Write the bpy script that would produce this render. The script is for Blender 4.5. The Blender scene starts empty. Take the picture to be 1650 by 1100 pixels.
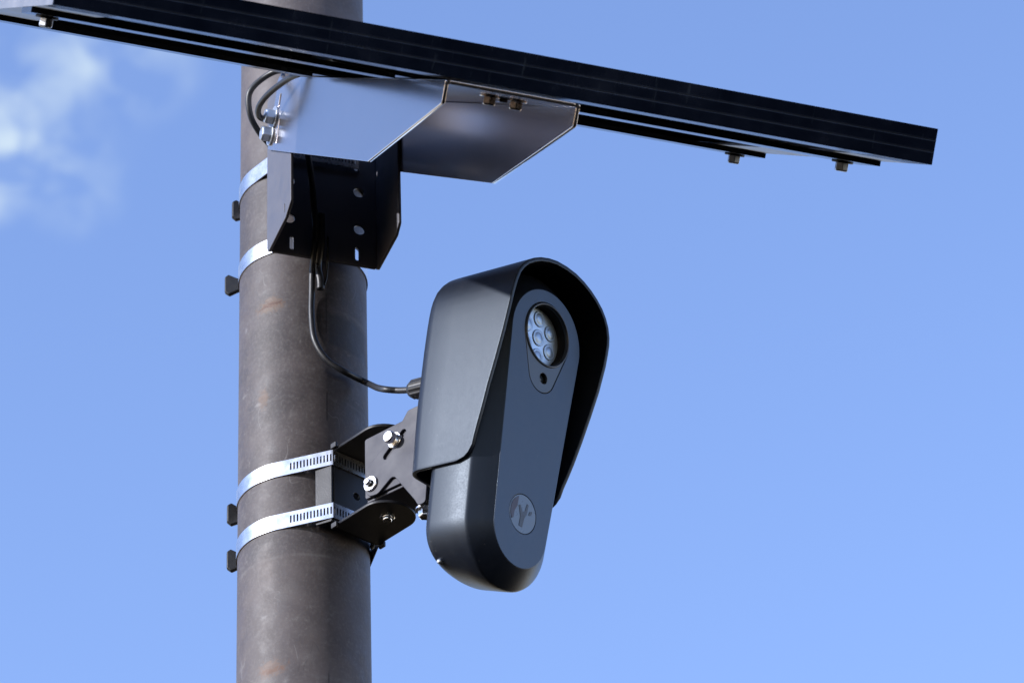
import bpy, bmesh, math, random
from math import sin, cos, pi, radians as rad, sqrt, atan2
from mathutils import Vector as V, Matrix as M

random.seed(7)
S = bpy.context.scene
COL = S.collection

# ------------------------------------------------------------------ camera
EYE = 1.6                                   # eye height of the photographer
PITCH, ROLL, FPX = 0.58508, -0.0375965, 6376.9
cd = bpy.data.cameras.new('camera'); cam = bpy.data.objects.new('camera', cd); COL.objects.link(cam)
cd.sensor_width = 36; cd.lens = 36 * FPX / 1650; cd.clip_end = 5000; cd.clip_start = .05
right = V((1, 0, 0)); fwd = V((0, cos(PITCH), sin(PITCH))); upv = V((0, -sin(PITCH), cos(PITCH)))
cr = right * cos(ROLL) + upv * sin(ROLL); cu = upv * cos(ROLL) - right * sin(ROLL)
cam.matrix_world = M(((cr.x, cu.x, -fwd.x, .16295), (cr.y, cu.y, -fwd.y, -2.57317), (cr.z, cu.z, -fwd.z, EYE), (0, 0, 0, 1)))
cd.dof.use_dof = True; cd.dof.focus_distance = 2.93; cd.dof.aperture_fstop = 16
S.camera = cam

# ------------------------------------------------------------------ sky, sun
SUN_AZ, SUN_EL = 64, 20                     # degrees left of the line pole -> photographer, height
sd = V((-sin(rad(SUN_AZ)) * cos(rad(SUN_EL)), -cos(rad(SUN_AZ)) * cos(rad(SUN_EL)), sin(rad(SUN_EL))))
wd = bpy.data.worlds.new('World'); S.world = wd; wd.use_nodes = True
nt = wd.node_tree; nt.nodes.clear()
def nd(t, k, **kw):
    n = t.nodes.new(k)
    for a, b in kw.items(): setattr(n, a, b)
    return n
out = nd(nt, 'ShaderNodeOutputWorld'); bg = nd(nt, 'ShaderNodeBackground'); nt.links.new(bg.outputs[0], out.inputs[0])
bg.inputs[1].default_value = .15
sky = nd(nt, 'ShaderNodeTexSky', sky_type='NISHITA', sun_disc=False)
sky.sun_elevation = rad(SUN_EL); sky.sun_rotation = atan2(sd.x, sd.y)
sky.altitude = 300; sky.air_density = 1.0; sky.dust_density = .05; sky.ozone_density = 2.5
tint = nd(nt, 'ShaderNodeMix', data_type='RGBA', blend_type='MULTIPLY'); tint.inputs[0].default_value = 1
tint.inputs[7].default_value = (1.06, .98, 1.12, 1)
nt.links.new(sky.outputs[0], tint.inputs[6])
tc = nd(nt, 'ShaderNodeTexCoord')
# thin high cloud: soft noise over the whole sky, thickest in a bank to the left
nz = nd(nt, 'ShaderNodeTexNoise'); nz.inputs['Scale'].default_value = 70; nz.inputs['Detail'].default_value = 7; nz.inputs['Distortion'].default_value = .35; nz.inputs['Roughness'].default_value = .5
mp = nd(nt, 'ShaderNodeMapping'); mp.inputs['Location'].default_value = (.3, 1.7, .15)
nt.links.new(tc.outputs['Generated'], mp.inputs[0]); nt.links.new(mp.outputs[0], nz.inputs[0])
def cdir(x, y): return (fwd * FPX + cr * (x - 825) - cu * (y - 550)).normalized()
banks = [(-30, 250, .9, .75), (50, 225, .8, .30), (25, 130, 1.0, .14), (120, 300, .7, .22), (90, 180, 1.2, .12), (215, 75, 1.0, .30), (120, 60, 1.0, .22),
         (-420, 180, 1.6, .6), (-900, 420, 3.0, .6), (-1500, -350, 5, .6), (2900, -200, 4, .5), (4200, 600, 5, .6)]
acc = None
for x, y, deg, amt in banks:
    dn = nd(nt, 'ShaderNodeVectorMath', operation='DOT_PRODUCT'); dn.inputs[1].default_value = cdir(x, y)
    nt.links.new(tc.outputs['Generated'], dn.inputs[0])
    mr = nd(nt, 'ShaderNodeMapRange', interpolation_type='SMOOTHERSTEP')
    mr.inputs[1].default_value = cos(rad(deg * 1.35)); mr.inputs[2].default_value = 1; mr.inputs[3].default_value = 0; mr.inputs[4].default_value = amt
    nt.links.new(dn.outputs['Value'], mr.inputs[0])
    if acc is None: acc = mr.outputs[0]
    else:
        a = nd(nt, 'ShaderNodeMath', operation='ADD'); nt.links.new(acc, a.inputs[0]); nt.links.new(mr.outputs[0], a.inputs[1]); acc = a.outputs[0]
nr = nd(nt, 'ShaderNodeMapRange'); nr.inputs[1].default_value = .40; nr.inputs[2].default_value = .66; nr.inputs[3].default_value = .05; nr.inputs[4].default_value = 1.25
nt.links.new(nz.outputs[0], nr.inputs[0])
ml = nd(nt, 'ShaderNodeMath', operation='MULTIPLY', use_clamp=True); nt.links.new(acc, ml.inputs[0]); nt.links.new(nr.outputs[0], ml.inputs[1])
cl = nd(nt, 'ShaderNodeMix', data_type='RGBA'); cl.inputs[7].default_value = (2.0, 2.45, 2.95, 1)
nt.links.new(ml.outputs[0], cl.inputs[0]); nt.links.new(tint.outputs[2], cl.inputs[6]); nt.links.new(cl.outputs[2], bg.inputs[0])

sl = bpy.data.lights.new('sun', 'SUN'); sl.energy = 3.0; sl.angle = rad(.53); sl.color = (1, .98, .985)
so = bpy.data.objects.new('sun', sl); COL.objects.link(so); so.rotation_euler = sd.to_track_quat('Z', 'Y').to_euler()
vs = S.view_settings; vs.view_transform = 'Standard'; vs.look = 'None'; vs.exposure = 1.1; vs.gamma = 1
S.render.engine = 'CYCLES'

# ------------------------------------------------------------------ materials
def mat(name, base, rough=.5, metal=0, spec=.5, var=.15, vscale=30, bump=0, bscale=800, rvar=.08, coat=0):
    m = bpy.data.materials.new(name); m.use_nodes = True; t = m.node_tree; b = t.nodes['Principled BSDF']
    b.inputs['Roughness'].default_value = rough; b.inputs['Metallic'].default_value = metal; b.inputs['Specular IOR Level'].default_value = spec
    b.inputs['Coat Weight'].default_value = coat
    o = nd(t, 'ShaderNodeTexCoord'); n = nd(t, 'ShaderNodeTexNoise'); n.inputs['Scale'].default_value = vscale; n.inputs['Detail'].default_value = 6; n.inputs['Roughness'].default_value = .62
    t.links.new(o.outputs['Object'], n.inputs[0])
    mx = nd(t, 'ShaderNodeMix', data_type='RGBA')
    mx.inputs[6].default_value = tuple(c * (1 - var) for c in base) + (1,); mx.inputs[7].default_value = tuple(min(1, c * (1 + var)) for c in base) + (1,)
    r = nd(t, 'ShaderNodeMapRange'); r.inputs[1].default_value = .3; r.inputs[2].default_value = .7
    t.links.new(n.outputs[0], r.inputs[0]); t.links.new(r.outputs[0], mx.inputs[0]); t.links.new(mx.outputs[2], b.inputs['Base Color'])
    rr = nd(t, 'ShaderNodeMapRange'); rr.inputs[1].default_value = .3; rr.inputs[2].default_value = .7; rr.inputs[3].default_value = rough - rvar; rr.inputs[4].default_value = rough + rvar
    t.links.new(n.outputs[0], rr.inputs[0]); t.links.new(rr.outputs[0], b.inputs['Roughness'])
    if bump:
        n2 = nd(t, 'ShaderNodeTexNoise'); n2.inputs['Scale'].default_value = bscale; n2.inputs['Detail'].default_value = 2
        t.links.new(o.outputs['Object'], n2.inputs[0])
        bp = nd(t, 'ShaderNodeBump'); bp.inputs['Strength'].default_value = bump; bp.inputs['Distance'].default_value = .0006
        t.links.new(n2.outputs[0], bp.inputs['Height']); t.links.new(bp.outputs[0], b.inputs['Normal'])
    return m

ALU = mat('dull_aluminium', (.68, .615, .59), .19, .96, .5, .02, 14, 0, 1200, .01)
GALV = mat('dark_galvanised_sheet', (.110, .110, .130), .5, .25, .5, .05, 60, .05, 900)
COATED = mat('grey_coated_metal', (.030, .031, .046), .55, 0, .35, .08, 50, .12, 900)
BLACKMET = mat('black_coated_metal', (.011, .0115, .016), .5, .05, .5, .12, 60, .15, 1000)
BANDM = mat('band_steel', (.70, .69, .69), .28, 1, .5, .05, 160, 0, 900, .03)
STEEL = mat('bright_steel', (.80, .80, .82), .24, 1, .5, .05, 90, 0)
ZINC = mat('zinc_bolt', (.44, .48, .54), .42, .85, .5, .1, 150, 0)
FRAME = mat('black_anodised_frame', (.004, .007, .016), .24, .0, .5, .35, 25, .06, 400)
RAILM = mat('black_rail', (.014, .016, .022), .22, 0, .5, .2, 40)
SHEET = mat('panel_backsheet', (.5, .51, .53), .25, 0, .5, .04, 10)
CELL = mat('solar_cells', (.01, .015, .04), .1, 0, .5, .1, 20)
HOODP = mat('black_hood_plastic', (.007, .009, .016), .43, 0, .35, .08, 180, .11, 1500, .015)
BODYP = mat('black_body_plastic', (.007, .009, .015), .43, 0, .33, .10, 150, .06, 1500, .015)
FACEP = mat('dark_face_plastic', (.020, .031, .056), .36, 0, .55, .2, 70, .10, 1500, .05)
BEZELP = mat('smooth_bezel_plastic', (.032, .043, .064), .34, 0, .6, .1, 60, .08, 1500, .04)
DARK = mat('recess_black', (.008, .008, .009), .5, 0, .3, .1, 40)
CABLE = mat('black_cable_rubber', (.014, .015, .019), .46, 0, .5, .15, 120, .1, 600)
TABP = mat('black_wing_plastic', (.012, .012, .013), .5, 0, .3, .15, 120, .15, 700)
LED = mat('led_board', (.46, .58, .74), .42, .6, .6, .05, 200)
LENS = mat('led_lens', (.36, .47, .63), .38, .5, .5, .1, 300)
BADGE = mat('badge_grey', (.10, .135, .19), .3, 0, .6, .06, 120)
MARK = mat('badge_mark', (.030, .037, .055), .4, 0, .5, .06, 120)
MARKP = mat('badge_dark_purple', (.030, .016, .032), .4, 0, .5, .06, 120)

def pole_material():
    m = bpy.data.materials.new('weathered_steel'); m.use_nodes = True; t = m.node_tree; b = t.nodes['Principled BSDF']; L = t.links.new
    o = nd(t, 'ShaderNodeTexCoord'); sp = nd(t, 'ShaderNodeSeparateXYZ'); L(o.outputs['Object'], sp.inputs[0])
    def math_(op, a, bb=None, c=None, clamp=False):
        n = nd(t, 'ShaderNodeMath', operation=op, use_clamp=clamp)
        for i, x in enumerate((a, bb, c)):
            if x is None: continue
            if isinstance(x, (int, float)): n.inputs[i].default_value = x
            else: L(x, n.inputs[i])
        return n.outputs[0]
    neg = math_('MULTIPLY', sp.outputs[1], -1.0)
    az = math_('ARCTAN2', sp.outputs[0], neg)            # azimuth from the photographer's side
    z = sp.outputs[2]
    def noise(scale, det=5, rough=.6, stretch=(1, 1, 1)):
        mp_ = nd(t, 'ShaderNodeMapping'); mp_.inputs['Scale'].default_value = stretch; L(o.outputs['Object'], mp_.inputs[0])
        n = nd(t, 'ShaderNodeTexNoise'); n.inputs['Scale'].default_value = scale; n.inputs['Detail'].default_value = det; n.inputs['Roughness'].default_value = rough
        L(mp_.outputs[0], n.inputs[0]); return n.outputs[0]
    def rng(x, a, bb, c=0., d=1., smooth=True):
        n = nd(t, 'ShaderNodeMapRange', interpolation_type='SMOOTHSTEP' if smooth else 'LINEAR')
        n.inputs[1].default_value = a; n.inputs[2].default_value = bb; n.inputs[3].default_value = c; n.inputs[4].default_value = d
        L(x, n.inputs[0]); return n.outputs[0]
    def mix(f, a, bb, blend='MIX'):
        n = nd(t, 'ShaderNodeMix', data_type='RGBA', blend_type=blend)
        for i, x in ((0, f), (6, a), (7, bb)):
            if isinstance(x, (int, float)): n.inputs[i].default_value = x
            elif isinstance(x, tuple): n.inputs[i].default_value = x + (1,)
            else: L(x, n.inputs[i])
        return n.outputs[2]
    big = noise(22, 7, .62); mid = noise(75, 6, .65); streak = noise(60, 4, .6, (1, 1, .12)); fine = noise(420, 3, .6)
    wob = math_('MULTIPLY', math_('SUBTRACT', mid, .5), .006)
    zz = math_('ADD', z, wob)
    col = mix(rng(big, .33, .68), (.043, .0355, .037), (.078, .065, .066))
    col = mix(math_('MULTIPLY', rng(mid, .5, .75), .45), col, (.115, .107, .105))
    col = mix(math_('MULTIPLY', rng(mid, .48, .25), .4), col, (.046, .043, .045))
    col = mix(math_('MULTIPLY', rng(streak, .52, .72), .25), col, (.042, .039, .042))
    col = mix(math_('MULTIPLY', rng(fine, .45, .7), .34), col, (.125, .115, .112))
    # crisp hairline scratches and darker worn flecks
    for sc, st_, mk, wd_, amt, c in ((16, (1, 1, .45), 30, .0035, .5, (.17, .165, .165)), (24, (.6, .6, 1.2), 42, .0030, .4, (.16, .155, .155)), (20, (1, 1, .3), 36, .0045, .55, (.028, .027, .030))):
        q = noise(sc, 3, .5, st_); d0 = math_('ABSOLUTE', math_('SUBTRACT', q, .5)); gate = rng(noise(mk, 2, .5), .56, .64)
        col = mix(math_('MULTIPLY', math_('MULTIPLY', rng(d0, wd_, wd_ * .3), gate), amt), col, c)
    flk = noise(150, 5, .7); col = mix(math_('MULTIPLY', rng(flk, .62, .68), .35), col, (.15, .145, .145)); col = mix(math_('MULTIPLY', rng(flk, .36, .30), .4), col, (.03, .028, .03))
    def blob(a0, z0, da, dz, lo=.35):
        """soft stain centred at azimuth a0 (deg), height z0"""
        x = math_('DIVIDE', math_('SUBTRACT', az, rad(a0)), rad(da)); y = math_('DIVIDE', math_('SUBTRACT', zz, z0), dz)
        d = math_('SQRT', math_('ADD', math_('MULTIPLY', x, x), math_('MULTIPLY', y, y)))
        d = math_('ADD', d, math_('ADD', math_('MULTIPLY', math_('SUBTRACT', mid, .5), 2.2), math_('MULTIPLY', math_('SUBTRACT', fine, .5), 1.6)))
        return rng(d, 1.0, lo, 0, 1)
    # lighter, browner skin left between old clamp positions
    for z0, z1, amt in ((2.9, 3.092, .26), (3.33, 3.367, .10), (3.46, 3.7, .3)):
        k = math_('MULTIPLY', rng(zz, z0 - .003, z0 + .003), rng(zz, z1 + .0025, z1 - .0025))
        col = mix(math_('MULTIPLY', k, amt), col, (.108, .088, .083))
    # scuff rings where clamps sat before
    for z0, w_, amt in ((3.312, .0022, .3), (3.230, .002, .25), (3.0905, .0016, .3), (2.988, .003, .25)):
        dz_ = math_('ABSOLUTE', math_('SUBTRACT', zz, z0))
        k = math_('MULTIPLY', rng(dz_, w_, w_ * .3), rng(mid, .42, .6))
        col = mix(math_('MULTIPLY', k, amt), col, (.14, .135, .135))
    # rust
    for a0, z0, da, dz, amt, c in ((-28, 3.3165, 18, .0085, .55, (.14, .084, .05)), (-27, 3.3172, 14, .0026, .95, (.08, .032, .015)),
                                   (-33, 3.2325, 7, .010, .5, (.14, .08, .045)), (-27, 2.998, 16, .009, .5, (.14, .08, .05)), (-26, 2.996, 12, .003, .7, (.10, .045, .024)),
                                   (-36, 3.165, 8, .01, .22, (.125, .08, .062)), (-30, 3.085, 12, .02, .22, (.13, .1, .09)),
                                   (12, 3.02, 10, .012, .2, (.13, .105, .095)), (-10, 3.06, 12, .01, .2, (.14, .13, .125))):
        col = mix(math_('MULTIPLY', blob(a0, z0, da, dz), amt), col, c)
    # the thin rusted cut inside the upper stain
    sl_ = math_('ADD', z, math_('MULTIPLY', az, -.006)); dl = math_('ABSOLUTE', math_('SUBTRACT', math_('ADD', sl_, math_('MULTIPLY', math_('SUBTRACT', noise(260, 2), .5), .0028)), 3.3168 + .003))
    kl = math_('MULTIPLY', math_('MULTIPLY', rng(dl, .0009, .0003), rng(az, rad(-42), rad(-38))), rng(az, rad(-14), rad(-17)))
    col = mix(math_('MULTIPLY', kl, .85), col, (.060, .022, .011))
    # pale chips
    for a0, z0, da, dz in ((-39, 3.2295, 5, .0022), (-33, 3.042, 5, .003), (-58, 3.306, 3, .004), (4, 3.175, 3, .002), (8, 3.29, 2, .003), (-12, 2.985, 3, .003)):
        col = mix(math_('MULTIPLY', blob(a0, z0, da, dz, .1), .3), col, (.26, .255, .26))
    # squarish darker patch and seam dashes on the right flank
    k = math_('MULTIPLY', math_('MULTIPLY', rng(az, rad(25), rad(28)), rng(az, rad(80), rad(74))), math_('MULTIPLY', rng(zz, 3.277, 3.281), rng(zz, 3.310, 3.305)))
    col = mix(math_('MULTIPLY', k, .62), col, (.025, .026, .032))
    seam = rng(math_('ABSOLUTE', math_('SUBTRACT', az, rad(24.6))), rad(1.0), rad(.5))
    dash = math_('ADD', math_('MULTIPLY', rng(z, 3.288, 3.290), rng(z, 3.327, 3.325)), math_('MULTIPLY', rng(z, 3.208, 3.210), rng(z, 3.236, 3.233)))
    dash = math_('ADD', dash, math_('MULTIPLY', rng(z, 2.975, 2.98), rng(z, 2.995, 2.990)))
    col = mix(math_('MULTIPLY', math_('MULTIPLY', seam, dash), math_('ADD', .35, math_('MULTIPLY', mid, .6))), col, (.018, .016, .018))
    L(col, b.inputs['Base Color'])
    L(rng(mid, .3, .7, .50, .68, False), b.inputs['Roughness']); b.inputs['Specular IOR Level'].default_value = .4
    bp = nd(t, 'ShaderNodeBump'); bp.inputs['Strength'].default_value = .25; bp.inputs['Distance'].default_value = .0008
    L(math_('ADD', math_('MULTIPLY', mid, .8), math_('MULTIPLY', fine, .5)), bp.inputs['Height']); L(bp.outputs[0], b.inputs['Normal'])
    return m
POLEM = pole_material()
def dusty(m, amount=.35, tintc=(.70, .83, 1.0, 1)):
    t = m.node_tree; b = t.nodes['Principled BSDF']; L = t.links.new; old = b.inputs['Base Color'].links[0].from_socket
    b.inputs['Specular Tint'].default_value = tintc
    o = nd(t, 'ShaderNodeTexCoord'); v = nd(t, 'ShaderNodeTexVoronoi'); v.inputs['Scale'].default_value = 190; L(o.outputs['Object'], v.inputs[0])
    sp = nd(t, 'ShaderNodeMapRange'); sp.inputs[1].default_value = .16; sp.inputs[2].default_value = .08; L(v.outputs['Distance'], sp.inputs[0])
    n = nd(t, 'ShaderNodeTexNoise'); n.inputs['Scale'].default_value = 28; n.inputs['Detail'].default_value = 4; L(o.outputs['Object'], n.inputs[0])
    nm = nd(t, 'ShaderNodeMapRange'); nm.inputs[1].default_value = .52; nm.inputs[2].default_value = .72; nm.inputs[4].default_value = amount; L(n.outputs[0], nm.inputs[0])
    k = nd(t, 'ShaderNodeMath', operation='MULTIPLY'); L(sp.outputs[0], k.inputs[0]); L(nm.outputs[0], k.inputs[1])
    # rain-washed film of dust, drawn out along the length
    mp_ = nd(t, 'ShaderNodeMapping'); mp_.inputs['Scale'].default_value = (1, .12, 1); L(o.outputs['Object'], mp_.inputs[0])
    n2 = nd(t, 'ShaderNodeTexNoise'); n2.inputs['Scale'].default_value = 130; n2.inputs['Detail'].default_value = 5; n2.inputs['Roughness'].default_value = .65; L(mp_.outputs[0], n2.inputs[0])
    k2 = nd(t, 'ShaderNodeMapRange'); k2.inputs[1].default_value = .5; k2.inputs[2].default_value = .8; k2.inputs[4].default_value = .05; L(n2.outputs[0], k2.inputs[0])
    ad = nd(t, 'ShaderNodeMath', operation='ADD', use_clamp=True); L(k.outputs[0], ad.inputs[0]); L(k2.outputs[0], ad.inputs[1])
    mx = nd(t, 'ShaderNodeMix', data_type='RGBA'); L(ad.outputs[0], mx.inputs[0]); L(old, mx.inputs[6]); mx.inputs[7].default_value = (.13, .13, .13, 1); L(mx.outputs[2], b.inputs['Base Color'])
    # fine moulding grain breaks up the sheen
    g = nd(t, 'ShaderNodeTexNoise'); g.inputs['Scale'].default_value = 900; g.inputs['Detail'].default_value = 1; L(o.outputs['Object'], g.inputs[0])
    r0 = b.inputs['Roughness'].links[0].from_socket; gr = nd(t, 'ShaderNodeMapRange'); gr.inputs[1].default_value = .3; gr.inputs[2].default_value = .7; gr.inputs[3].default_value = -.025; gr.inputs[4].default_value = .025
    L(g.outputs[0], gr.inputs[0]); ra = nd(t, 'ShaderNodeMath', operation='ADD'); L(r0, ra.inputs[0]); L(gr.outputs[0], ra.inputs[1]); L(ra.outputs[0], b.inputs['Roughness'])
for m_, a_ in ((HOODP, .3), (BODYP, .5), (FACEP, .25)): dusty(m_, a_)

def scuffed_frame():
    """black anodised aluminium with vertical scratches, and pale lines painted as light caught on groove edges"""
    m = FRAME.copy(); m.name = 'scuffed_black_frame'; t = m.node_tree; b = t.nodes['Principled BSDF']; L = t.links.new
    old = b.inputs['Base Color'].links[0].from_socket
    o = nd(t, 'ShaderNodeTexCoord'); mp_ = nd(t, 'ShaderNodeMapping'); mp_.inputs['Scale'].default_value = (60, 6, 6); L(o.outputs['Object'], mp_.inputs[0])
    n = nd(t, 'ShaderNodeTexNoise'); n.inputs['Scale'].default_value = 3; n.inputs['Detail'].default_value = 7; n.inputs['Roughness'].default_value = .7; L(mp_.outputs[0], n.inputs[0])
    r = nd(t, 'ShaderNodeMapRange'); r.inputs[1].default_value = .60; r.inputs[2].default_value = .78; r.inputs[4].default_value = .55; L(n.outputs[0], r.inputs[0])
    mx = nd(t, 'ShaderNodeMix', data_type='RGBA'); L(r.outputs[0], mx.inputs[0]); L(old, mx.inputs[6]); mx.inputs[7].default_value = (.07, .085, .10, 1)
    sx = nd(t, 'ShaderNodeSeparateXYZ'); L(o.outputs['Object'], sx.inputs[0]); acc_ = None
    for zc in (.0089, .0169):  # groove-edge highlights, painted as pale lines
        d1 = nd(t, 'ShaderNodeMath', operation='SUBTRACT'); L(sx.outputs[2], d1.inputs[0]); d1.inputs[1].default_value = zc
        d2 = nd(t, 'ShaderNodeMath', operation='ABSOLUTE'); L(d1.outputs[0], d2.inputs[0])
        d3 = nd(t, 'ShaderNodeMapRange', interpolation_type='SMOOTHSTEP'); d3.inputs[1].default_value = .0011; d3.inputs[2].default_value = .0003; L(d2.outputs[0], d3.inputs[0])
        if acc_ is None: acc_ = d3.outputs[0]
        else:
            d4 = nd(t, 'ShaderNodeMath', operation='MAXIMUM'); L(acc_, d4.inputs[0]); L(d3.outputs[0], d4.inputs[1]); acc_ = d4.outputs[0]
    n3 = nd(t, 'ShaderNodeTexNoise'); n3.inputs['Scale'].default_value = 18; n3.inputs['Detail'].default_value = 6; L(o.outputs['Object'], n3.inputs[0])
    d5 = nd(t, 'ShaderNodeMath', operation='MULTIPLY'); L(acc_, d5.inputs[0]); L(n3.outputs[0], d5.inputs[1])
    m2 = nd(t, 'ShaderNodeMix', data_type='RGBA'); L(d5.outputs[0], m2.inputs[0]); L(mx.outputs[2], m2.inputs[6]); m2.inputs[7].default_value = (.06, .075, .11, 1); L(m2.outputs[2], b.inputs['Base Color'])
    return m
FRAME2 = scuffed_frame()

# ------------------------------------------------------------------ object helpers
def link(name, me, m, parent=None, mw=None, smooth=False, label=None):
    o = bpy.data.objects.new(name, me); COL.objects.link(o)
    me.materials.clear(); me.materials.append(m)
    if smooth:
        for p in me.polygons: p.use_smooth = True
    if parent: o.parent = parent
    if mw is not None: o.matrix_world = mw
    if label: o['label'] = label
    return o
def thing(name, label, cat, mw, group=None):
    o = bpy.data.objects.new(name, None); COL.objects.link(o); o.empty_display_size = .02
    o.matrix_world = mw; o['label'] = label; o['category'] = cat
    if group: o['group'] = group
    return o
def axes(o, x, y, z):
    return M(((x[0], y[0], z[0], o[0]), (x[1], y[1], z[1], o[1]), (x[2], y[2], z[2], o[2]), (0, 0, 0, 1)))
def T(x, y, z): return M.Translation((x, y, z))
def bm_mesh(bm, name):
    me = bpy.data.meshes.new(name); bmesh.ops.recalc_face_normals(bm, faces=bm.faces); bm.to_mesh(me); bm.free(); return me
def rounded(pts, r, seg=6):
    """round the corners of a polygon; r: one radius or one per corner"""
    n = len(pts); res = []
    for i in range(n):
        ri = r[i] if isinstance(r, (list, tuple)) else r
        p = V(pts[i]); a = V(pts[i - 1]) - p; b = V(pts[(i + 1) % n]) - p
        if ri <= 0: res.append(tuple(p)); continue
        a.normalize(); b.normalize(); ang = a.angle(b); d = min(ri / math.tan(ang / 2), .48 * min((V(pts[i - 1]) - p).length, (V(pts[(i + 1) % n]) - p).length))
        rr = d * math.tan(ang / 2); c = p + (a + b).normalized() * (rr / sin(ang / 2))
        s = p + a * d - c; e = p + b * d - c
        a0 = atan2(s.y, s.x); a1 = atan2(e.y, e.x); da = (a1 - a0 + pi) % (2 * pi) - pi
        for k in range(seg + 1): res.append((c.x + rr * cos(a0 + da * k / seg), c.y + rr * sin(a0 + da * k / seg)))
    return res
def circle(cx, cy, r, n=32, ph=0): return [(cx + r * cos(2 * pi * k / n + ph), cy + r * sin(2 * pi * k / n + ph)) for k in range(n)]
def slot(cx, cy, w, h, n=8, rot=0):
    """rounded slot, w wide, h long along local y"""
    r = w / 2; a = h / 2 - r; p = [(r * cos(pi * k / n), a + r * sin(pi * k / n)) for k in range(n + 1)] + [(r * cos(pi + pi * k / n), -a + r * sin(pi + pi * k / n)) for k in range(n + 1)]
    return [(cx + x * cos(rot) - y * sin(rot), cy + x * sin(rot) + y * cos(rot)) for x, y in p]
def plate(outline, thick, holes=(), bev=.0004):
    """flat plate in local XY, thickness along Z from -thick to 0, real holes, softened edges"""
    cu_ = bpy.data.curves.new('tmp', 'CURVE'); cu_.dimensions = '2D'; cu_.fill_mode = 'BOTH'
    for loop in [outline] + list(holes):
        s = cu_.splines.new('POLY'); s.points.add(len(loop) - 1); s.use_cyclic_u = True
        for q, (x, y) in zip(s.points, loop): q.co = (x, y, 0, 1)
    cu_.extrude = thick / 2 - bev; cu_.bevel_depth = bev; cu_.bevel_resolution = 1; cu_.offset = -bev
    ob = bpy.data.objects.new('tmp', cu_); COL.objects.link(ob)
    dg = bpy.context.evaluated_depsgraph_get(); me = bpy.data.meshes.new_from_object(ob.evaluated_get(dg))
    bpy.data.objects.remove(ob); bpy.data.curves.remove(cu_)
    me.transform(M.Translation((0, 0, -thick / 2)))
    return me
def tube(path, r, n=14, caps=True, closed=False):
    """smooth tube along a Catmull-Rom path"""
    P = [V(p) for p in path]; pts = []
    for i in range(len(P) - 1):
        a, b, c, d = P[max(i - 1, 0)], P[i], P[i + 1], P[min(i + 2, len(P) - 1)]
        for k in range(10):
            t = k / 10; pts.append(.5 * (2 * b + (c - a) * t + (2 * a - 5 * b + 4 * c - d) * t * t + (3 * b - a - 3 * c + d) * t ** 3))
    pts.append(P[-1]); bm = bmesh.new(); rings = []
    tan = (pts[1] - pts[0]).normalized(); nrm = tan.orthogonal().normalized()
    for i, p in enumerate(pts):
        tn = (pts[min(i + 1, len(pts) - 1)] - pts[max(i - 1, 0)]).normalized()
        nrm = (nrm - tn * nrm.dot(tn)).normalized(); bn = tn.cross(nrm)
        rings.append([bm.verts.new(p + (nrm * cos(2 * pi * k / n) + bn * sin(2 * pi * k / n)) * r) for k in range(n)])
    for a, b in zip(rings, rings[1:]):
        for k in range(n): bm.faces.new((a[k], a[(k + 1) % n], b[(k + 1) % n], b[k]))
    if caps: bm.faces.new(rings[0]); bm.faces.new(rings[-1])
    return bm_mesh(bm, 'tube')
def lathe(prof, n=24, flat=()):
    """prof: (radius, z) list, revolved about Z"""
    bm = bmesh.new(); R = []
    for r, z in prof:
        R.append([bm.verts.new((r * cos(2 * pi * k / n), r * sin(2 * pi * k / n), z)) for k in range(n)] if r > 1e-7 else [bm.verts.new((0, 0, z))])
    for a, b in zip(R, R[1:]):
        for k in range(n):
            if len(a) == 1 and len(b) == 1: continue
            if len(a) == 1: bm.faces.new((a[0], b[k], b[(k + 1) % n]))
            elif len(b) == 1: bm.faces.new((a[k], a[(k + 1) % n], b[0]))
            else: bm.faces.new((a[k], a[(k + 1) % n], b[(k + 1) % n], b[k]))
    return bm_mesh(bm, 'lathe')
def box_mesh(x0, x1, y0, y1, z0, z1, bev=.0005, seg=2):
    bm = bmesh.new(); bmesh.ops.create_cube(bm, size=1)
    for v in bm.verts: v.co = (x0 if v.co.x < 0 else x1, y0 if v.co.y < 0 else y1, z0 if v.co.z < 0 else z1)
    if bev: bmesh.ops.bevel(bm, geom=bm.edges[:], offset=bev, segments=seg, affect='EDGES', profile=.5)
    return bm_mesh(bm, 'box')
def hexbolt(parent, mw, flat=.010, head=.0065, washer=.0085, m=ZINC, name='bolt', wm=None, shank=.004):
    """hex head with chamfered crown on a washer; head points along local +Z, washer underside at z=0"""
    r = flat / 2 / cos(pi / 6); bm = bmesh.new(); rings = []
    for rr, z in ((r, .0012), (r, .0012 + head * .82), (r * .86, .0012 + head)):
        rings.append([bm.verts.new((rr * cos(pi * k / 3 + .3), rr * sin(pi * k / 3 + .3), z)) for k in range(6)])
    for a, b in zip(rings, rings[1:]):
        for k in range(6): bm.faces.new((a[k], a[(k + 1) % 6], b[(k + 1) % 6], b[k]))
    bm.faces.new(rings[0]); bm.faces.new(rings[-1]); bmesh.ops.bevel(bm, geom=bm.edges[:], offset=.0003, segments=1, affect='EDGES')
    o = link(name, bm_mesh(bm, 'hex'), m, parent, mw)
    w = lathe([(.0001, -.0002), (washer - .0003, -.0002), (washer, .0001), (washer, .0010), (washer - .0003, .0013), (.0001, .0013)], 28)
    link('washer', w, wm or m, o, mw)
    return o
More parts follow.
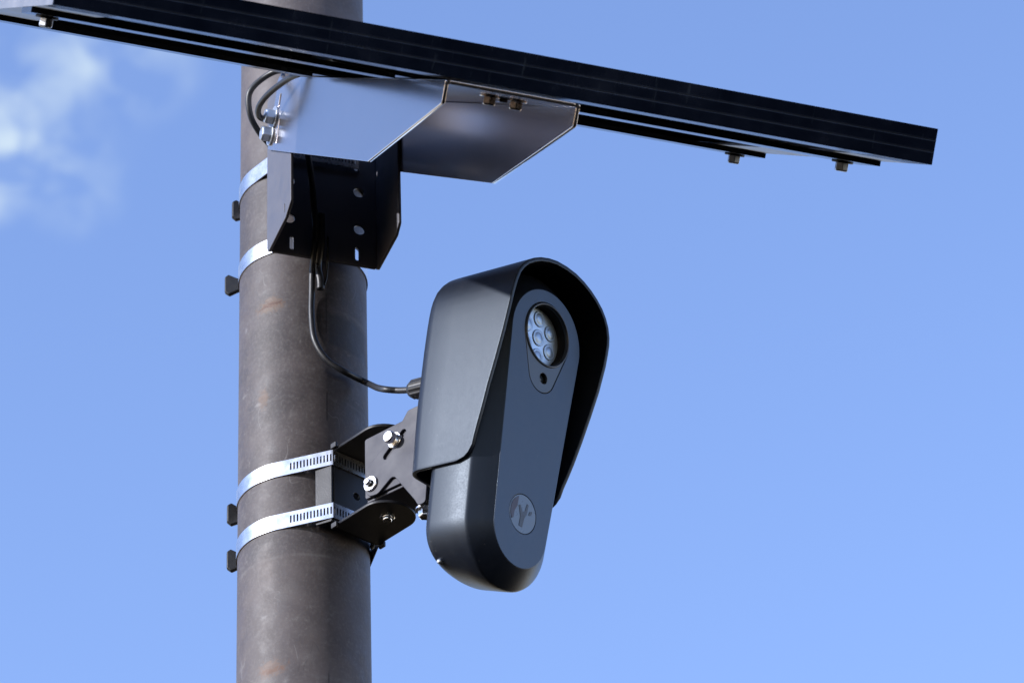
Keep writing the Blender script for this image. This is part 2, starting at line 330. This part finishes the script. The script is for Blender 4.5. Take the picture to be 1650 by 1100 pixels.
def roundbolt(parent, mw, rad_, h, washer, m=STEEL, star=False):
    o = link('bolt', lathe([(0, h), (rad_ * .8, h), (rad_ * .95, h - .0006), (rad_, h - .0016), (rad_, .0010), (0, .0010)], 28), m, parent, mw, False)
    for p in o.data.polygons: p.use_smooth = abs(p.normal.z) < .9
    if star:
        pts = []
        for k in range(12): pts.append(((washer * .62 if k % 2 else washer * .44) * cos(pi * k / 6 + .2), (washer * .62 if k % 2 else washer * .44) * sin(pi * k / 6 + .2)))
        link('dark_star', plate(pts, .0004, (), .0001), DARK, o, mw @ T(0, 0, .0019))  # flat dark star lying on the washer
    link('washer', lathe([(0, -.0002), (washer, -.0002), (washer, .0011), (washer - .0005, .0015), (0, .0015)], 32), m, o, mw)
    return o
Z = V((0, 0, 1))
def flat_shade_auto(o, ang=35):
    me = o.data
    for p in me.polygons: p.use_smooth = True
    me.set_sharp_from_angle(angle=rad(ang))

# ------------------------------------------------------------------ the pole
R = .05
bm = bmesh.new(); rings = []
for z in (0.0, 1.0, 2.0, 2.8, 3.2, 3.6, 4.25):
    rings.append([bm.verts.new((R * cos(2 * pi * k / 128), R * sin(2 * pi * k / 128), z)) for k in range(128)])
for a, b in zip(rings, rings[1:]):
    for k in range(128): bm.faces.new((a[k], a[(k + 1) % 128], b[(k + 1) % 128], b[k]))
pole = link('steel_pole', bm_mesh(bm, 'pole'), POLEM, None, M(), True)
cap = lathe([(R + .002, 4.2), (R + .002, 4.262), (R * .6, 4.275), (0, 4.278)], 48)
pole['label'] = 'tall round brown-grey weathered steel pole with rust stains'; pole['category'] = 'pole'
link('pole_cap', cap, BLACKMET, pole, M(), True)

# ------------------------------------------------------------------ bracket on the pole (upper), facing PSI to the right
PSI = .350411
f = V((sin(PSI), -cos(PSI), 0)); w = V((cos(PSI), sin(PSI), 0))
pb = thing('pole_bracket', 'dark open steel channel strapped to the pole under the pale tilt bracket', 'bracket', axes(f * .057, w, f, Z).__matmul__(T(0, 0, 3.35)))
web_out = [(-.0425, 3.3500), (.0425, 3.3500), (.0425, 3.497), (-.0425, 3.497)]
holes = []
for sx in (-1, 1):
    for zc in (3.3842, 3.4200, 3.462): holes.append(circle(sx * .0285, zc, .0044, 22))
    holes.append(slot(sx * .0265, 3.3612, .0030, .0125)); holes.append(slot(sx * .0265, 3.4480, .0030, .0150))
mw = axes(f * .0592, w, Z, f * 1.0)          # plate local x = w, y = up, z = outward
link('back_plate', plate(rounded(web_out, .002), .0024, holes), GALV, pb, mw)
fl = rounded([(.0540, 3.3497), (.1060, 3.3497), (.1150, 3.3560), (.1150, 3.452), (.095, 3.497), (.0540, 3.497)], [.006, .003, .003, .004, .004, .002])
for sx in (-1, 1):
    if sx < 0:
        mw = axes(-w * .0426, f, Z, -w); hs = [slot(.1030, 3.3600, .0022, .008), circle(.0700, 3.470, .003, 16)]
    else:
        mw = axes(w * .0450, f, Z, -w); hs = [circle(.0700, 3.470, .003, 16)]
    fx = [(x + (.0045 if sx < 0 and x > .11 else 0), y) for x, y in fl]
    link('side_flange', plate(fx, .0024, hs), GALV, pb, axes(w * (sx * .0450 if sx < 0 else .0450), f, Z, w) @ T(0, 0, .0024 if sx < 0 else 0))

# ------------------------------------------------------------------ aluminium tilt bracket under the panel
TILT = .637514
F = f * cos(TILT) - Z * sin(TILT); N = f * sin(TILT) + Z * cos(TILT)
O = f * .49578 + Z * 3.19567
TB = axes(O, w, F, N)
tb = thing('tilt_bracket', 'pale aluminium tilt bracket with sloping side plates under the black panel', 'bracket', TB)
HB = .0476; TH = .0026
link('top_plate', plate(rounded([(-HB + .0032, -.4975), (HB - .0032, -.4975), (HB - .0032, 0), (-HB + .0032, 0)], .001), TH, [slot(x, -.26, .006, .02) for x in (-.02, .02)]), ALU, tb, TB @ T(0, 0, -.0002))
side = rounded([(-.494, -.0588), (-.1715, -.0598), (-.0002, -.0160), (0, -.0004), (-.4975, -.0004)], [.003, .002, .003, .001, .004])
for sx in (-1, 1):
    hs = [slot(-.4795, -.0200, .0055, .0125), slot(-.4680, -.0440, .0030, .020, 8, .12)]
    # local x = F, y = N, z = w
    link('side_plate', plate(side, TH, hs if sx < 0 else [slot(-.4795, -.0200, .0055, .0125)]), ALU, tb, axes(O + w * (sx * HB + (TH if sx < 0 else 0)), F, N, w))
    # rolled corner between top and side
    bmc = bmesh.new(); rr = .0032; ri = .0006; L0, L1 = -.4975, 0
    ra = []
    for yy in (L0, L1):
        ra.append([[bmc.verts.new((sx * (HB - rr + q * cos(a)), yy, -.0002 - rr + q * sin(a))) for a in [pi / 2 * k / 6 for k in range(7)]] for q in (rr, ri)])
    for k in range(6):
        bmc.faces.new((ra[0][0][k], ra[0][0][k + 1], ra[1][0][k + 1], ra[1][0][k])); bmc.faces.new((ra[0][1][k], ra[0][1][k + 1], ra[1][1][k + 1], ra[1][1][k]))
        for e in (0, 1): bmc.faces.new((ra[e][0][k], ra[e][0][k + 1], ra[e][1][k + 1], ra[e][1][k]))
    flat_shade_auto(link('folded_corner', bm_mesh(bmc, 'corner'), ALU, tb, TB), 50)
for x, y in ((.0020, -.062), (.0210, -.062)):
    hexbolt(tb, TB @ T(x, y, -.0029) @ M.Rotation(pi, 4, 'X'), .0085, .0058, .0075, STEEL)
link('clamp_tab', box_mesh(.0085, .0145, -.078, -.060, -.0062, -.0030), ALU, tb, TB)
# pivot bolts joining it to the channel, heads on the left flange
for yy, nn in ((-.4860, -.0330), (-.4890, -.0468)):
    hexbolt(tb, axes(O - w * (HB + .0003) + F * yy + N * nn, F, N, -w) @ M.Rotation(.2, 4, 'Z') @ M.Scale(-1, 4, V((1, 0, 0))), .0112, .0070, .0090, ZINC)

# ------------------------------------------------------------------ solar panel
PN, PTH, PL, PD, POFF = .0018, .0252, .3093, .421, -.0047
SP = axes(O + w * POFF + N * PN, w, F, N)
sp = thing('solar_panel', 'black framed solar panel tilted above the camera, seen edge-on from below', 'solar panel', SP)
def frame_bar(length):
    """hollow frame extrusion: outer web with two grooves, bottom lip; runs along local x, outside faces +y"""
    prof = [(0, 0), (0, .0083), (-.0004, .0085), (-.0004, .0092), (0, .0094), (0, .0163), (-.0004, .0165), (-.0004, .0172), (0, .0174), (0, PTH), (-.012, PTH), (-.012, PTH - .0016), (-.0016, PTH - .0016), (-.0016, .0016), (-.043, .0016), (-.043, 0)]
    bmf = bmesh.new(); e = [[bmf.verts.new((x, y, z)) for y, z in prof] for x in (-length / 2, length / 2)]
    n = len(prof)
    for k in range(n): bmf.faces.new((e[0][k], e[0][(k + 1) % n], e[1][(k + 1) % n], e[1][k]))
    for q in e: bmf.faces.new(q)
    bmesh.ops.triangulate(bmf, faces=[fc for fc in bmf.faces if len(fc.verts) > 4])
    return bm_mesh(bmf, 'frame_bar')
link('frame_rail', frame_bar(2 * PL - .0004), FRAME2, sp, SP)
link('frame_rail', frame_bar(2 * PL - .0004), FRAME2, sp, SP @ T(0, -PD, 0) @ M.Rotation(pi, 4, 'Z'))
ALUF = mat('lit_anodised_end', (.30, .30, .31), .45, .7, .5, .1, 30)  # paler version of the black frame finish, sunlight put into the colour
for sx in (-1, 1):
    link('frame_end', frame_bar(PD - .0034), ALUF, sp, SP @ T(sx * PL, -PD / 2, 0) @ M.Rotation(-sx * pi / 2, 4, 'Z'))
link('backsheet', box_mesh(-PL + .003, PL - .003, -PD + .003, -.003, PTH - .0072, PTH - .0045, .0002, 1), SHEET, sp, SP)
link('glass', box_mesh(-PL + .003, PL - .003, -PD + .003, -.003, PTH - .0043, PTH - .0018, .0002, 1), CELL, sp, SP)
jb = link('junction_box', box_mesh(-.05, .05, -PD + .05, -PD + .12, PTH - .0165, PTH - .0073, .002, 3), DARK, sp, SP)
def rail(x0, x1, y0, y1, h):
    me = None; bmr = bmesh.new()
    for a, b, hh in ((x0, -.0555, h), (-.0555, .0515, .0017), (.0515, x1, h)):
        vs_ = [bmr.verts.new((x, y, z)) for x in (a, b) for y in (y0, y1) for z in (-.0002, -hh)]
        for q in ((0, 1, 3, 2), (4, 5, 7, 6), (0, 1, 5, 4), (2, 3, 7, 6), (0, 2, 6, 4), (1, 3, 7, 5)): bmr.faces.new([vs_[i] for i in q])
    return link('mounting_rail', bm_mesh(bmr, 'rail'), RAILM, sp, SP)
rail(-.3090, .3050, -.125, -.085, .0040); rail(-.3180, .3070, -.370, -.330, .0040)
for x, y, h in ((-.2945, -.105, .0042), (.284, -.105, .0042), (.289, -.350, .0042), (-.3105, -.350, .0042)):
    hexbolt(sp, SP @ T(x, y, -h) @ M.Rotation(pi, 4, 'X'), .0088, .0062, .0078, ZINC, wm=BLACKMET)

# ------------------------------------------------------------------ hose clamps
def band(path, z0, h, perf=None, th=.0007):
    """steel strip along a plan path (x, y); perf=(s0, s1) in metres along it gets real slots"""
    P = [V(p) for p in path]; S_ = [0]
    for a, b in zip(P, P[1:]): S_.append(S_[-1] + (b - a).length)
    def at(s):
        s = max(0, min(s, S_[-1])); i = max(k for k in range(len(S_)) if S_[k] <= s + 1e-9); i = min(i, len(P) - 2)
        t = (s - S_[i]) / (S_[i + 1] - S_[i]); p = P[i].lerp(P[i + 1], t); d = (P[i + 1] - P[i]).normalized(); return p, d
    st = []
    for s in S_: st.append((s, 0))
    slots = []
    if perf:
        s = perf[0]
        while s < perf[1]:
            slots.append((s, s + .0013)); s += .0027
    cuts = sorted(set([round(s, 6) for s in S_ if not any(a < s < b for a, b in slots)] + [round(x, 6) for ab in slots for x in ab]))
    bmb = bmesh.new(); zs = (z0, z0 + h * .26, z0 + h * .74, z0 + h); cols = []
    for s in cuts:
        p, d = at(s); cols.append([bmb.verts.new((p.x, p.y, z)) for z in zs])
    for i in range(len(cuts) - 1):
        mid = (cuts[i] + cuts[i + 1]) / 2; hole = any(a < mid < b for a, b in slots)
        for k in range(3):
            if hole and k == 1: continue
            bmb.faces.new((cols[i][k], cols[i + 1][k], cols[i + 1][k + 1], cols[i][k + 1]))
    bmesh.ops.recalc_face_normals(bmb, faces=bmb.faces)
    me = bpy.data.meshes.new('band'); bmb.to_mesh(me); bmb.free()
    return me
def arc(r, a0, a1, step=2.5):
    n = max(2, int(abs(a1 - a0) / step)); return [(r * sin(rad(a0 + (a1 - a0) * k / n)), -r * cos(rad(a0 + (a1 - a0) * k / n))) for k in range(n + 1)]
def solid(o, th=.0008):
    md = o.modifiers.new('thickness', 'SOLIDIFY'); md.thickness = th; md.offset = 0
    es = o.modifiers.new('crisp', 'EDGE_SPLIT'); es.split_angle = rad(25)
def clamp(label, z0, h, path, perf, wing, wing_rot, tail=None):
    c = thing('hose_clamp', label, 'hose clamp', T(0, 0, z0), 'hose clamps round the pole')
    b = link('band', band(path, z0, h, perf), BANDM, c, M(), True); b.data.set_sharp_from_angle(angle=rad(20)); solid(b)
    if tail:
        b2 = link('band_tail', band(tail, z0 - .0004, h, None), STEEL, c, M(), True); b2.data.set_sharp_from_angle(angle=rad(20)); solid(b2)
    # worm housing behind the pole and a black wing key
    az = rad(-165); c0 = V((.0565 * sin(az), -.0565 * cos(az), z0 + h / 2)); tn = V((cos(az), sin(az), 0)); on = V((sin(az), -cos(az), 0))
    link('screw_housing', box_mesh(-.011, .011, -.0045, .0045, -.0068, .0068, .002, 3), ZINC, c, axes(c0, tn, on, Z))
    wx, wy, wz = wing
    wing_pts = rounded([(-.0075, .0075), (-.0045, .0098), (.0030, .0052), (.0085, .0034), (.0085, -.0062), (.0030, -.0068), (-.0040, -.0098), (-.0075, -.0068)], .0016)
    mwg = T(wx, wy, wz) @ M.Rotation(rad(90), 4, 'X') @ M.Rotation(rad(wing_rot), 4, 'Y')
    link('wing_key', plate(wing_pts, .0042, (), .0010), TABP, c, mwg @ T(0, 0, .0021))
    # shank from key to housing
    link('key_shank', tube([(wx + .004, wy, wz), c0 - tn * .0], .0022, 10), ZINC, c, M(), True)
    return c
rb = R + .0006
# top: through the channel, in front of its back plate
def pw(a, d): q = w * a + f * d; return (q.x, q.y)
def left_tangent(r, p, side):
    """azimuth (deg) where a line from plan point p touches the circle"""
    d = sqrt(p[0] ** 2 + p[1] ** 2); a = math.degrees(atan2(p[0], -p[1])); return a + side * math.degrees(math.acos(min(1, r / d)))
pL, pR = pw(-.0300, .0622), pw(.0272, .0622)
aL, aR = left_tangent(rb, pL, -1), left_tangent(rb, pR, 1)
path1 = arc(rb, -175, aL) + [pL, pw(-.012, .0626), pw(.010, .0626), pR] + arc(rb, aR, 180)
def dist_to(path, i): return sum((V(a) - V(b)).length for a, b in zip(path[:i], path[1:i + 1]))
n1 = len(arc(rb, -175, aL))
clamp('steel hose clamp highest on the pole, running inside the dark channel', 3.4402, .0150, path1, (dist_to(path1, n1) + .003, dist_to(path1, n1 + 3) - .002), (-.0512, .024, 3.4560), 12)
clamp('steel hose clamp behind the foot of the dark channel, no slots showing', 3.3650, .0138, arc(rb, -175, 180), None, (-.0565, .026, 3.3855), -8)

PA = rad(43); fa = V((sin(PA), -cos(PA), 0)); wa = V((cos(PA), sin(PA), 0))
def pa(a, d): q = wa * a + fa * d; return (q.x, q.y)
EL, ER = pa(-.0236, .0632), pa(.0236, .0632)
for lab, z0, wing, rot in (('steel slotted hose clamp level with the top of the camera arm', 3.1593, (-.0530, .026, 3.1720), 8),
                      ('lowest steel slotted hose clamp, at the bottom plate of the camera arm', 3.1133, (-.0528, .026, 3.1315), -4)):
    tl, tr = left_tangent(rb, EL, -1), left_tangent(rb, ER, 1)
    A = arc(rb, -175, tl); path = A + [EL, ER] + arc(rb, tr, 180)
    s_edge = dist_to(path, len(A)); 
    clamp(lab, z0, .0129, path, (s_edge - .0345, s_edge + .0462), wing, rot)

# ------------------------------------------------------------------ camera arm
pvt = V((.0662256, -.0720735, 3.10637))
arm = thing('camera_arm', 'dark jointed camera arm with silver bolts between pole and camera', 'bracket', axes(fa * .06 + Z * 3.1, wa, fa, Z))
zb, zt = 3.1068, 3.1752
link('back_plate', plate(rounded([(-.0215, zb), (.0215, zb), (.0215, zt), (-.0215, zt)], .001), .0022, [circle(0, 3.141, .003)]), BLACKMET, arm, axes(fa * .0622, wa, Z, fa))
lip = rounded([(0, zb + .004), (.0225, zb + .004), (.0225, zt - .008), (0, zt - .008)], .002)
for sx in (-1, 1):
    a0 = wa * sx * .0218 + fa * .0612; dirn = (wa * sx * .38 - fa * .925).normalized()
    link('saddle_lip', plate([(x * .62, y) for x, y in lip], .0022), BLACKMET, arm, axes(a0, dirn, Z, dirn.cross(Z)))
    for zc, dz in ((zt - .0015, .0045), (zb + .002, -.0045)):
        link('strap_ear', box_mesh(-.0012, .0012, -.003, .003, min(0, dz), max(0, dz), .0006), BLACKMET, arm, axes(wa * sx * .0230 + fa * .0640 + Z * zc, wa, fa, Z))
flo = [(-.0215, .0600), (.0215, .0600), (.0215, .0985)] + [(.0215 * cos(a), .0985 + .0185 * sin(a)) for a in [pi * k / 16 for k in range(1, 16)]] + [(-.0215, .0985)]
for zz, nm in ((zb, 'lower_flange'), (zt, 'upper_flange')):
    link(nm, plate(flo, .0024, [circle(0, .0982, .0035)]), BLACKMET, arm, axes(Z * (zz + (0.0024 if nm == 'lower_flange' else 0)), wa, fa, Z))
roundbolt(arm, axes(pvt + Z * .0003, wa, -fa, -Z), .0036, .0042, .0056, STEEL)
roundbolt(arm, axes(V((pvt.x, pvt.y, zt)), wa, fa, Z), .0036, .0042, .0056, STEEL)

PC, TCM = .899831, .204389                      # azimuth and downward tilt of the camera
h = V((sin(PC), -cos(PC), 0)); wc = V((cos(PC), sin(PC), 0))
# yoke: two side plates + top and bottom webs, turning between the flanges (coordinates h, z from the pivot)
yk = rounded([(-.0052, .0085), (.0320, .0085), (.0440, .0280), (.0440, .0615), (-.0050, .0602)], [.002, .003, .003, .003, .002])
for sx in (-1, 1):
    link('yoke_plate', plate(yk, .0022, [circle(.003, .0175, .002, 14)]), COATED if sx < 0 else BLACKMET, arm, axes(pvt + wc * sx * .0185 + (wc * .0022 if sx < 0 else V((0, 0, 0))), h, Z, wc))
link('yoke_web', box_mesh(-.0163, .0163, -.0052, .0310, .0062, .0084, .0006), COATED, arm, axes(pvt, wc, h, Z))
link('yoke_web', box_mesh(-.0163, .0163, -.0050, .0430, .0598, .0620, .0006), COATED, arm, axes(pvt, wc, h, Z))
link('yoke_web', box_mesh(-.0163, .0163, -.0052, -.0030, .0086, .0596, .0006), BLACKMET, arm, axes(pvt, wc, h, Z))
tp_ = rounded([(-.0020, .0320), (-.0022, .0080), (.0090, .0066), (.0242, .0165), (.0440, -.0125), (.0475, -.0190), (.0545, -.0190), (.0640, .0660), (.0395, .0660), (.0318, .0566)],
              [.008, .0075, .006, .004, .004, .003, .003, .004, .003, .002])
for sx in (-1, 1):
    off = wc * sx * .0187
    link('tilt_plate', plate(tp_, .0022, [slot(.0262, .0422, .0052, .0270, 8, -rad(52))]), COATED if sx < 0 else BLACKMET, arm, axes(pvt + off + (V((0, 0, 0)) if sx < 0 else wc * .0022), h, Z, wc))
mb = axes(pvt - wc * .0212 + h * .0271 + Z * .0450, h, -Z, -wc); roundbolt(arm, mb, .0048, .0088, .0064, STEEL)
mb = axes(pvt - wc * .0212 + h * .0030 + Z * .0175, h, -Z, -wc); roundbolt(arm, mb, .0026, .0056, .0062, STEEL, star=True)

# ------------------------------------------------------------------ the camera
n_ = V((sin(PC) * cos(TCM), -cos(PC) * cos(TCM), -sin(TCM))); u_ = n_.cross(wc) * -1
if u_.z < 0: u_ = -u_
L = V((.16598579, -.15126727, 3.05665098))
CM = axes(L, wc, u_, n_)                         # local x = width, y = length (up), z = out of the face
cm = thing('security_camera', 'black oblong licence-plate camera in a deep hood, twig badge on its face', 'camera', CM)
def hull(o, n=96):
    """outline of the tapered oval grown by o: lower circle (0,-.0118) r .0288, upper circle (0,.139) r .0380"""
    c1, r1, c2, r2 = -.0118, .0288, .139, .0380; s0 = math.asin((r2 - r1) / (c2 - c1)); res = []
    for k in range(n):
        a = -pi / 2 + 2 * pi * (k + .5) / n; top = sin(a) > -s0
        res.append(((r2 + o if top else r1 + o) * cos(a) - .0002, (c2 if top else c1) + (r2 + o if top else r1 + o) * sin(a)))
    return res
def teardrop(o, n=72):
    c1, r1, c2, r2 = .1118, .0143, .1428, .0246; s0 = math.asin((r2 - r1) / (c2 - c1)); res = []
    for k in range(n):
        a = -pi / 2 + 2 * pi * (k + .5) / n; top = sin(a) > -s0
        res.append(((r2 + o if top else r1 + o) * cos(a), (c2 if top else c1) + (r2 + o if top else r1 + o) * sin(a)))
    return res
def loft(rings, mat_, name, close_last=True, close_first=False, sharp=28):
    bml = bmesh.new(); vv = [[bml.verts.new(p) for p in r] for r in rings]; n = len(rings[0])
    for a, b in zip(vv, vv[1:]):
        for k in range(n): bml.faces.new((a[k], a[(k + 1) % n], b[(k + 1) % n], b[k]))
    if close_last: bml.faces.new(vv[-1])
    if close_first: bml.faces.new(vv[0])
    o = link(name, bm_mesh(bml, name), mat_, cm, CM); flat_shade_auto(o, sharp); return o
# body shell: bevel, side wall, rounded back
prof = [(-.0018, -.0030), (-.0018, -.0004), (0.0, -.0004), (.0004, -.0006), (.0132, -.0126), (.0141, -.0138), (.0146, -.0156), (.0150, -.030), (.0150, -.047)]
prof += [(.0150 - .009 * (1 - cos(a)), -.047 - .009 * sin(a)) for a in [pi / 2 * k / 6 for k in range(1, 7)]]
def rake(y, z):
    k = max(0, min(1, (-.0118 - y) / .0438)); return y + .30 * max(0, -z - .0146) * k * k
loft([[(x, rake(y, z), z) for x, y in hull(o)] for o, z in prof], BODYP, 'body')
# face plate with openings for lens bezel and badge
fp = link('face_plate', plate(hull(-.00005), .0022, [teardrop(.0004), circle(0, 0, .0147, 48)], .0003), FACEP, cm, CM)
bz = link('lens_bezel', plate(teardrop(0), .0020, [circle(.0003, .1430, .0226, 64), circle(.0024, .1090, .0041, 28)], .0003), BEZELP, cm, CM @ T(0, 0, -.0001))
link('bezel_rim', lathe([(.0226, -.0012), (.0229, .0008), (.0238, .0010), (.0244, .0001)], 72), BEZELP, bz, CM @ T(.0003, .1430, 0), True)
# lens recess
link('lens_well', lathe([(.0227, -.0016), (.0227, -.0124), (.0001, -.0126)], 64), DARK, cm, CM @ T(.0003, .1430, 0), True)
lb = link('led_board', lathe([(.0224, -.0105), (.0222, -.0090), (.0001, -.0090)], 64), LED, cm, CM @ T(.0003, .1430, 0))
def led(x, y, r):
    g = CM @ T(.0003 + x, .1430 + y, -.0090)
    o = link('led_lens', lathe([(r, 0), (r, .0005), (r * .93, .0008), (r * .82, .0006), (r * .74, .0006), (r * .62, .0009), (r * .40, .0012), (r * .2, .00135), (0, .0014)], 30), LENS, lb, g, True)
    return o
led(0, 0, .0062)
for k in range(6): led(.0146 * cos(rad(60 * k + 36)), .0146 * sin(rad(60 * k + 36)), .0060)
# light sensor below the lens
link('sensor_well', lathe([(.0042, -.0016), (.0042, -.0054), (.0001, -.0053)], 28), DARK, cm, CM @ T(.0024, .1090, 0), True)
link('sensor_window', lathe([(.0035, -.0052), (.0033, -.0030), (.0001, -.0027)], 28), BEZELP, cm, CM @ T(.0024, .1090, 0), True)
# badge: inset disc, twig with a leaf, dark segment at its left
bd = link('badge', lathe([(.01445, -.0016), (.01445, -.0004), (.0142, -.0001), (0, -.0001)], 56), BADGE, cm, CM)
link('badge_well', lathe([(.01465, -.0002), (.01465, -.0018), (.0001, -.0019)], 56), DARK, cm, CM, True)
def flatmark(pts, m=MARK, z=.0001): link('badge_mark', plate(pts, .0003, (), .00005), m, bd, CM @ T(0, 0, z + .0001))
flatmark([(-.0026, -.0098), (.0010, -.0098), (.0020, -.0030), (.0042, .0020), (.0048, .0088), (.0032, .0092), (.0018, .0030), (-.0006, .0015), (-.0036, .0060), (-.0052, .0052), (-.0032, .0000), (-.0022, -.0026)])
flatmark(rounded([(.0058, .0010), (.0086, .0022), (.0100, .0058), (.0070, .0048)], .001))
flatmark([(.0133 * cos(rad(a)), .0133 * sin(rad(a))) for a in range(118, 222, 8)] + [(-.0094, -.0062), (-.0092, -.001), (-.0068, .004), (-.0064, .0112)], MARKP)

# hood
UW = [(.0255, .0492), (.028, .0494), (.031, .0497), (.036, .0502), (.043, .0508), (.052, .0518), (.062, .0527), (.08, .0541), (.1, .0549), (.12, .0557), (.14, .0560), (.15, .0558),
      (.157, .0553), (.163, .0543), (.1702, .0520), (.1765, .0482), (.182, .0432), (.187, .0365), (.191, .0292), (.1943, .0205), (.1965, .0110)]
prof_h = [(-x, y) for y, x in UW] + [(0, .1972)] + [(x, y) for y, x in reversed(UW)]
def rim_n(u):
    if u < .043:
        t = max(0, min(1, (.043 - u) / .0175)); return -.0100 - .016 * (1 - sqrt(max(0, 1 - t * t)))
    pts_ = [(.043, -.0100), (.06, -.0053), (.08, -.0008), (.1, .0038), (.12, .0079), (.14, .0108), (.16, .0125), (.18, .0118), (.2, .0105)]
    for (a, va), (b, vb) in zip(pts_, pts_[1:]):
        if a <= u <= b: return va + (vb - va) * (u - a) / (b - a)
    return .0105
bmh = bmesh.new(); cols = []; BK, CR = -.0740, .0120
for i, (x, y) in enumerate(prof_h):
    a = V(prof_h[max(0, i - 1)]); b = V(prof_h[min(len(prof_h) - 1, i + 1)]); tg = (b - a).normalized(); nin = V((tg.y, -tg.x))      # inward
    if i in (0, len(prof_h) - 1): nin = V((1 if x < 0 else -1, 0))
    sp_ = V((0, min(max(y, .0255), .14)))
    nf = rim_n(y); col = []
    js = [nf, nf - .0012] + [nf + (BK + CR - nf) * t for t in (.1, .25, .45, .7, 1)]
    for nn in js: col.append((x, y, nn))
    for k in range(1, 7):
        an = pi / 2 * k / 6; q = V((x, y)) + nin * CR * (1 - cos(an)); col.append((q.x, q.y, BK + CR - CR * sin(an)))
    for t in (.35, .7, 1):
        q = (V((x, y)) + nin * CR).lerp(sp_, t); col.append((q.x if t < 1 else 0, q.y, BK))
    cols.append([bmh.verts.new(p) for p in col])
for a, b in zip(cols, cols[1:]):
    for k in range(len(a) - 1): bmh.faces.new((a[k], b[k], b[k + 1], a[k + 1]))
bmesh.ops.remove_doubles(bmh, verts=bmh.verts, dist=.00002)
bmesh.ops.recalc_face_normals(bmh, faces=bmh.faces)
hd = link('hood', bm_mesh(bmh, 'hood'), HOODP, cm, CM, True)
md = hd.modifiers.new('thickness', 'SOLIDIFY'); md.thickness = .0030; md.offset = -1; md.use_even_offset = False
mv = hd.modifiers.new('edge', 'BEVEL'); mv.width = .0008; mv.segments = 2; mv.limit_method = 'ANGLE'; mv.angle_limit = rad(50)
link('back_mount', box_mesh(-.026, .026, .030, .150, -.0735, -.0545, .003, 2), DARK, cm, CM)
# bolt under the hinge of the tilt plate and a small latch screw at the bottom edge
hexbolt(cm, axes(pvt - wc * .013 + h * .0470 - Z * .0185, wc, h, -Z) @ M.Scale(-1, 4, V((1, 0, 0))), .0085, .0060, .0068, STEEL)
link('drain_plug', lathe([(0, .0016), (.0016, .0014), (.002, 0), (.002, -.002)], 14), ZINC, cm, axes(L + wc * -.0290 + u_ * -.0405 - n_ * .0470, u_, n_, -wc), True)
# cable gland at the back
gl = V((-.0335, .1035, 0)); bmg = bmesh.new()
ng = 40; rr_ = []
for z, r0 in ((-.072, .0074), (-.0930, .0072), (-.0965, .0056), (-.0975, .0030)):
    rr_.append([bmg.verts.new(((r0 + (.00045 if (k // 2) % 2 else -.00015) * (z > -.095)) * cos(2 * pi * k / ng), (r0 + (.00045 if (k // 2) % 2 else -.00015) * (z > -.095)) * sin(2 * pi * k / ng), z)) for k in range(ng)])
for a, b in zip(rr_, rr_[1:]):
    for k in range(ng): bmg.faces.new((a[k], a[(k + 1) % ng], b[(k + 1) % ng], b[k]))
bmg.faces.new(rr_[-1])
link('cable_gland', bm_mesh(bmg, 'gland'), CABLE, cm, CM @ T(gl.x, gl.y, 0))

# ------------------------------------------------------------------ cables
def cable(label, path, r, parts=()):
    o = link('cable', tube(path, r, 16), CABLE, None, M(), True); o['label'] = label; o['category'] = 'cable'; return o
def az(a, r, z): return V((r * sin(rad(a)), -r * cos(rad(a)), z + 1.6))
G = CM @ V((gl.x, gl.y, -.0970)); gd = (CM.to_3x3() @ V((0, 0, -1))).normalized()
pc = cable('black power cable curving from the dark channel down to the back of the camera',
      [w * -.020 + f * .074 + Z * 3.452, w * -.017 + f * .078 + Z * 3.42, w * -.012 + f * .073 + Z * 3.38, w * -.0095 + f * .0655 + Z * 3.362, az(11.0, .0565, 1.742), az(10.8, .0540, 1.722), az(10.6, .0535, 1.700), az(13, .0540, 1.678),
       az(22, .0550, 1.6615), az(36, .0580, 1.6520), az(55, .0640, 1.6465), G + gd * .030 + Z * .0085, G + gd * .012 + Z * .0028, G - gd * .004], .00245)
cable('loose black cable end hanging beside the power cable under the dark channel', [w * -.006 + f * .070 + Z * 3.385, w * -.005 + f * .067 + Z * 3.362, az(15, .0575, 1.745), az(17, .0570, 1.732), az(17.4, .0565, 1.724)], .0030)
link('cable_tie', tube([w * -.0110 + f * .0705 + Z * 3.366, az(12.5, .0605, 1.752), az(14.5, .0600, 1.742)], .0009, 8), TABP, pc, M(), True)
link('cable_tie', tube([w * .000 + f * .068 + Z * 3.366, az(22, .0590, 1.740), az(20, .0585, 1.727)], .0008, 8), TABP, pc, M(), True)
def TBp(a, b, c): return O + w * a + F * b + N * c
cable('black panel cable making the wide outer loop left of the tilt bracket bolts', [TBp(-.030, -.468, .003), TBp(-.046, -.494, .0045), TBp(-.057, -.505, -.003), TBp(-.0665, -.506, -.017), TBp(-.0640, -.502, -.034), TBp(-.0540, -.502, -.047), TBp(-.040, -.506, -.058), TBp(-.030, -.505, -.075)], .0024)
cable('black panel cable crossing the top corner of the tilt bracket and ducking behind it', [TBp(-.052, -.408, .0010), TBp(-.0560, -.428, -.0040), TBp(-.0620, -.458, -.0165), TBp(-.0635, -.478, -.0275), TBp(-.0585, -.492, -.0345), TBp(-.048, -.502, -.036), TBp(-.036, -.505, -.038)], .0024)
